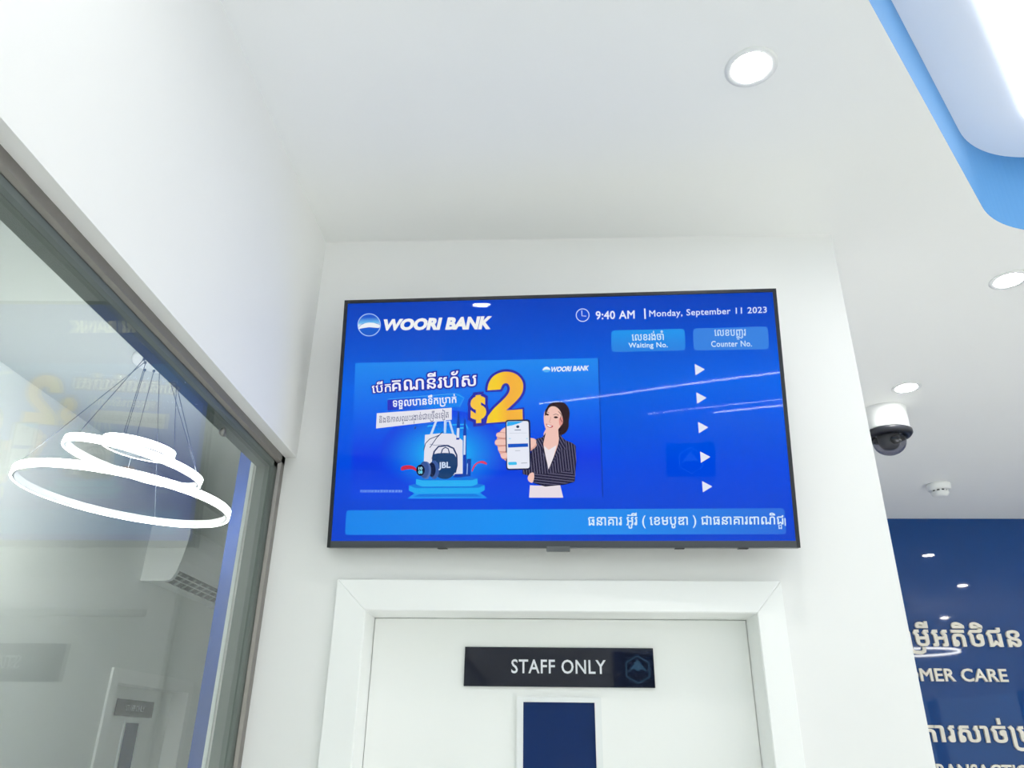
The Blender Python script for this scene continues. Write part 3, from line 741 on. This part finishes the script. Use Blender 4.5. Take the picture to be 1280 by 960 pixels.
ph.ell(*w(266, 356), 2.0, 1.7, (40, 60, 90)); ph.line(Wp([(244, 380), (288, 379)]), .9, (90, 104, 130)); ph.line(Wp([(208, 402), (330, 400)]), .4, (190, 196, 210)); ph.line(Wp([(202, 440), (216, 440)]), .9, (130, 210, 240)); ph.line(Wp([(326, 440), (336, 440)]), .9, (130, 210, 240)); ph.line(Wp([(248, 526), (284, 525)]), .7, (176, 182, 196)); ph.done()
box('cover_glass', -hw+BZ, hw-BZ, .0005, .0014, -hh+BB, hh-BZ, M['tvglass'], screen)

# ================================================================== DOWNLIGHTS
def downlight(x, y, label, z=None):
    r = empty('downlight', (x, y, z or CEIL)); tag(r, label, 'ceiling light', 'round recessed downlights')
    bm = bmesh.new(); lathe(bm, [(.0452, .006), (.0458, -.002), (.047, -.003), (.056, -.003), (.0625, -.0015), (.0625, -.0005)], n=48, caps=False); done(bm, 'trim_ring', M['white'], r, True)
    bm = bmesh.new(); lathe(bm, [(.0452, .012), (.0452, .0005), (0, 0)], n=48); done(bm, 'lens', M['lamp'], r)
    return r
downlight(.504, 1.395, 'round downlight nearest the curved blue recess, large and bright at the top')
downlight(1.623, 2.366, 'round downlight at the right picture edge, below the blue recess corner')
downlight(1.642, 3.264, 'round downlight just behind the white dome camera')
downlight(-.43, .44, 'round downlight nearly overhead, mirrored as a white spot on the screen top')
downlight(3.22, 4.34, 'round downlight mirrored highest on the dark blue wall')
downlight(4.14, 3.0, 'round downlight mirrored second on the dark blue wall')
downlight(4.91, .91, 'round downlight mirrored faintly just above the blue wall lettering')
downlight(-1.7, .2, 'added unseen downlight brightening the office, above the glass partition outside the picture', INCEIL-.013)  # unseen lamp, added so light bounces up from the office floor
downlight(-1.7, -1.8, 'added unseen downlight brightening the office, farthest toward the street outside the picture', INCEIL-.013)  # second unseen lamp, likewise added to lift the office brightness
# linear lights on the rear half of the ceiling (mirrored as thin streaks on the screen)
def linear(name, pts, label, rad=.009):
    bm = bmesh.new(); tube(bm, [(x, y, CEIL-.02) for x, y in pts], rad, 6); o = done(bm, name, M['tube'], None, True); tag(o, label, 'light', 'thin linear lights'); return o
linear('linear_light', [(-.60, -4.2), (-.14, -3.84), (.35, -3.36), (.79, -2.89), (1.2, -2.52), (1.56, -2.22), (2.3, -1.75)], 'thin bent linear light mirrored as the longest streak on the screen')
linear('linear_light', [(2.6, -4.72), (2.18, -5.08), (1.76, -5.55), (1.45, -5.88)], 'thin short linear light mirrored as the lower streak at the screen edge', .012)
linear('linear_light', [(.62, -5.9), (1.08, -5.35), (1.86, -4.55), (2.2, -4.2)], 'thin straight linear light mirrored as the faint middle streak', .005)

# ================================================================== DOME CAMERA, SMOKE DETECTOR
r = empty('security_camera', (1.640, 3.53, CEIL)); tag(r, 'white dome security camera hanging from the ceiling beside the wall edge', 'camera')
bm = bmesh.new(); lathe(bm, [(.104, -.0005), (.104, -.004), (.101, -.006), (.101, -.104), (.098, -.112), (.07, -.113)], n=56); done(bm, 'housing', M['white'], r, True)
bm = bmesh.new(); lathe(bm, [(.100, -.111), (.109, -.116), (.109, -.128), (.100, -.140), (.076, -.144), (.076, -.112)], n=56, caps=False); done(bm, 'rim', M['black'], r, True)
bm = bmesh.new(); lathe(bm, [(.074, -.142), (.0745, -.165)]+[(.074*math.cos(a), -.165-.062*math.sin(a)) for a in (math.radians(15*k) for k in range(1, 7))], n=48, caps=False); dm = done(bm, 'smoked_dome', M['dome'], r, True)
bm = bmesh.new(); lathe(bm, [(.05, -.115), (.05, -.15), (.046, -.175), (.03, -.195), (0, -.2)], n=32); mod = done(bm, 'camera_module', M['grey'], dm, True)
bm = bmesh.new(); lathe(bm, [(.02, 0), (.02, .016), (.015, .018), (.0, .012)], n=24); ln = done(bm, 'camera_lens', M['lens'], dm, True); ln.location = (.004, -.040, -.166); ln.rotation_euler = (math.radians(105), 0, math.radians(12))
pcs = layout('HIKVISION', .03, .02); lo, hi = bbox(pcs); bm = bmesh.new(); aw, ah = .052, .0075
for v, t in pcs:
    vv = []
    for p in v:
        s = (p[0]-lo[0])/(hi[0]-lo[0])-.5; a = math.radians(-100)+s*aw/.101
        vv.append(bm.verts.new((.1016*math.cos(a), .1016*math.sin(a), -.094+(p[1]-lo[1])/(hi[1]-lo[1])*ah)))
    for f in t:
        try: bm.faces.new([vv[i] for i in f])
        except ValueError: pass
done(bm, 'maker_lettering', M['grey'], r)
r = empty('smoke_detector', (2.425, 4.70, CEIL)); tag(r, 'small white round smoke detector on the ceiling before the blue wall', 'smoke detector')
bm = bmesh.new(); lathe(bm, [(.068, -.0005), (.069, -.012), (.066, -.034), (.058, -.040), (.045, -.041)], n=44); done(bm, 'base', M['white'], r, True)
bm = bmesh.new(); lathe(bm, [(.042, -.040), (.042, -.052)], n=32); done(bm, 'vent_gap', M['dark'], r, True)
bm = bmesh.new()
for k in range(10):
    a = 2*math.pi*k/10; bm_box(bm, .043*math.cos(a)-.0045, .043*math.cos(a)+.0045, .043*math.sin(a)-.0045, .043*math.sin(a)+.0045, -.053, -.040)
done(bm, 'vent_post', M['white'], r)
bm = bmesh.new(); lathe(bm, [(.050, -.051), (.050, -.060), (.042, -.074), (.030, -.079), (0, -.080)], n=36); done(bm, 'cap', M['white'], r, True)

# ================================================================== LETTERING ON THE BLUE WALL
def wall_line(name, s, label, x_a, ia, x_b, ib, z0, z1, bold, track=0.0, capchars=None):
    """raised letters; the pieces ia..ib of the layout span x_a..x_b, capchars' own height spans z0..z1"""
    pcs = layout(s, bold, track)
    xa = pcs[ia][0][:, 0].min(); xb = pcs[ib][0][:, 0].max(); k = (x_b-x_a)/(xb-xa)
    ref = pcs[capchars][0]; lo, hi = ref[:, 1].min(), ref[:, 1].max(); kz = (z1-z0)/(hi-lo)
    r = empty(name, (x_a, FAR, z0+EYE)); tag(r, label, 'lettering', 'ivory lettering on the blue wall')
    for v, t in pcs:
        n = len(v); x = (v[:, 0]-xa)*k; z = (v[:, 1]-lo)*kz
        used = {}
        for f in t:
            for i in f: used.setdefault(i, len(used))
        idx = list(used); bm = bmesh.new()
        fr = [bm.verts.new((x[i], -.016, z[i])) for i in idx]; bk = [bm.verts.new((x[i], 0, z[i])) for i in idx]
        ec = {}
        for f in t:
            q = [used[i] for i in f]
            try: bm.faces.new([fr[i] for i in q]); 
            except ValueError: continue
            bm.faces.new([bk[i] for i in reversed(q)])
            for a_, b_ in ((q[0], q[1]), (q[1], q[2]), (q[2], q[0])):
                kk = (min(a_, b_), max(a_, b_)); ec[kk] = ec.get(kk, 0)+1
        for (a_, b_), c_ in ec.items():
            if c_ == 1: bm.faces.new([fr[a_], fr[b_], bk[b_], bk[a_]])
        done(bm, 'letter', M['letters'], r)
    return r
s1 = 'េសវាបេ'+HOOK+'មីអតិថិជន'
n1 = len(layout(s1))
wall_line('wall_lettering', s1, 'ivory Khmer line highest on the dark blue wall, above the words about customer care', 2.563, n1-7, 3.135, n1-1, .628, .735, .022, .03, n1-7)
s2 = 'CUSTOMER CARE'; n2 = len(layout(s2))
wall_line('wall_lettering', s2, 'ivory capitals ending in MER CARE on the dark blue wall', 2.437, 5, 2.992, n2-1, .412, .491, .02, .02, n2-1)
s3 = HOOK+'បតិបត'+SUB+'តិការសាច់'+HOOK+'បាក់'; n3 = len(layout(s3))
wall_line('wall_lettering', s3, 'ivory Khmer line in the middle of the blue wall, below the MER CARE line', 2.535, n3-10, 2.90, n3-7, .052, .150, .022, .03, n3-9)
s4 = 'CASH TRANSACTION'; n4 = len(layout(s4))
wall_line('wall_lettering', s4, 'ivory capitals at the bottom picture edge on the dark blue wall', 2.477, n4-9, 2.99, n4-2, -.150, -.071, .02, .02, n4-9)
# pendant ring in the hall, mirrored on the blue wall
def ring_mesh(bm, R, c, n, w=.02, h=.03, seg=96):
    n = Vector(n).normalized(); a = n.cross(Vector((0, 1, 0))).normalized(); b = n.cross(a); c = Vector(c); L = []
    for k in range(seg):
        t = 2*math.pi*k/seg; d = a*math.cos(t)+b*math.sin(t)
        L.append([bm.verts.new(c+d*(R+x)+n*z) for x, z in ((-w/2, -h/2), (w/2, -h/2), (w/2, h/2), (-w/2, h/2))])
    for k in range(seg):
        A, B = L[k], L[(k+1) % seg]
        for j in range(4): bm.faces.new([A[j], A[(j+1) % 4], B[(j+1) % 4], B[j]])
hp = empty('ring_pendant', (4.15, 1.75, CEIL)); tag(hp, 'ring pendant of the hall, mirrored as a white loop on the blue wall', 'pendant light')
bm = bmesh.new(); ring_mesh(bm, .4, (0, 0, -.5), (0, 0, 1), .012, .02, 64); done(bm, 'light_ring', M['ring'], hp)
bm = bmesh.new()
for k in range(3):
    a = 2*math.pi*k/3; tube(bm, [(.03*math.cos(a), .03*math.sin(a), -.02), (.4*math.cos(a), .4*math.sin(a), -.5)], .0015, 5)
done(bm, 'cable', M['cable'], hp)
bm = bmesh.new(); lathe(bm, [(.09, 0), (.09, -.02), (.08, -.025)], n=32); done(bm, 'canopy', M['white'], hp)

# ================================================================== OFFICE CHANDELIER
CC = Vector((-1.765, 3.08, 0))
ch = empty('ring_chandelier', (-1.83, 3.2, INCEIL)); tag(ch, 'three glowing tilted rings hung on thin cables behind the glass partition', 'chandelier')
bm = bmesh.new(); lathe(bm, [(.11, -.0005), (.11, -.02), (.10, -.026), (0, -.026)], n=40); cn = done(bm, 'canopy', M['white'], ch, True)
rings = [((-1.765, 3.08, .929+EYE), (.097, -.003, 1), .421), ((-1.76, 3.08, 1.077+EYE), (.206, -.002, 1), .281), ((-1.754, 3.08, 1.144+EYE), (.14, -.033, 1), .142)]
B0 = Vector(ch.location)
for i, (c, n, R) in enumerate(rings):
    cl = Vector(c)-B0
    bm = bmesh.new(); ring_mesh(bm, R-.006, cl, n, .008, .030); body = done(bm, 'ring_body', M['white'], ch)
    bm = bmesh.new(); ring_mesh(bm, R+.002, cl, n, .008, .031); tag(done(bm, 'ring_diffuser', M['ring'], body), 'glowing outer face')
    nn = Vector(n).normalized(); a = nn.cross(Vector((0, 1, 0))).normalized(); b = nn.cross(a)
    for k in range(3):
        t = math.radians(-80+120*k+25*i); p = cl+(a*math.cos(t)+b*math.sin(t))*R+nn*.012
        w_ = (p-cl); t2 = math.atan2(w_.y, w_.x); q = Vector(((.05+.02*i)*math.cos(t2), (.05+.02*i)*math.sin(t2), -.026))
        bm = bmesh.new(); tube(bm, [q, p], .0017, 5); done(bm, 'cable', M['cable'], ch)
        bm = bmesh.new(); lathe(bm, [(.006, -.036), (.006, -.026)], q.x, q.y, 10); done(bm, 'cable_grip', M['cable'], cn)

# ================================================================== AIR CONDITIONER on the office wall
ac = empty('air_conditioner', (-2.6, 4.93, .93+EYE)); tag(ac, 'white split air conditioner high on the office wall behind the glass', 'air conditioner')
prof = [(0, 0), (.16, 0), (.19, .006), (.205, .02)]
prof += [(.225, .06), (.245, .14), (.262, .24), (.268, .32), (.262, .345), (.24, .36), (0, .36)]
AL = 1.1
bm = bmesh.new(); extrude_poly(bm, prof, 'y', 0, .035); done(bm, 'end_cap', M['white'], ac)
bm = bmesh.new(); extrude_poly(bm, prof, 'y', AL-.035, AL); done(bm, 'end_cap', M['white'], ac)
body = [(0, .012), (.12, .012), (.175, .052), (.222, .075), (.243, .14), (.259, .24), (.265, .32), (.259, .342), (.237, .357), (0, .357)]
bm = bmesh.new(); extrude_poly(bm, body, 'y', .035, AL-.035); done(bm, 'front_body', M['white'], ac)
bm = bmesh.new(); extrude_poly(bm, [(.122, .011), (.176, .047), (.221, .07), (.217, .076), (.172, .056), (.118, .018)], 'y', .04, AL-.04); done(bm, 'outlet', M['dark'], ac)
for k in range(9):
    y = .08+k*.115; bm = bmesh.new(); extrude_poly(bm, [(.125, .006), (.178, .040), (.215, .062), (.215, .072), (.176, .05), (.122, .014)], 'y', y, y+.03); done(bm, 'vane', M['slat'], ac)
bm = bmesh.new(); tube(bm, [(.175, .036, .028), (.175, AL-.036, .028)], .004, 6); tube(bm, [(.205, .036, .048), (.205, AL-.036, .048)], .004, 6); done(bm, 'louvre', M['white'], ac)

# ================================================================== sign mirrored in the door plate (hangs over the shopfront)
lg = empty('logo_sign', (1.14, -5.97, 2.33)); tag(lg, 'backlit hexagon logo over the shopfront, mirrored at the right end of the door sign', 'sign')
box('panel', -.3, .3, -.03, 0, 0, .42, M['blueglass'], lg)
bm = bmesh.new(); hx_ = [(.17*math.cos(math.radians(60*k+30)), .2+.17*math.sin(math.radians(60*k+30))) for k in range(6)]
hx2 = [(x*.92, .2+(z-.2)*.92) for x, z in hx_]
for k in range(6):
    q = [hx_[k], hx_[(k+1) % 6], hx2[(k+1) % 6], hx2[k]]; bm.faces.new([bm.verts.new((x, .002, z)) for x, z in q])
done(bm, 'logo_outline', M['logo_light'], lg)
bm = bmesh.new(); extrude_poly(bm, [(-.12, .17), (0, .32), (.12, .17), (.05, .21), (0, .18), (-.05, .21)], 'y', .001, .004); done(bm, 'logo_peak', M['logo_light'], lg)
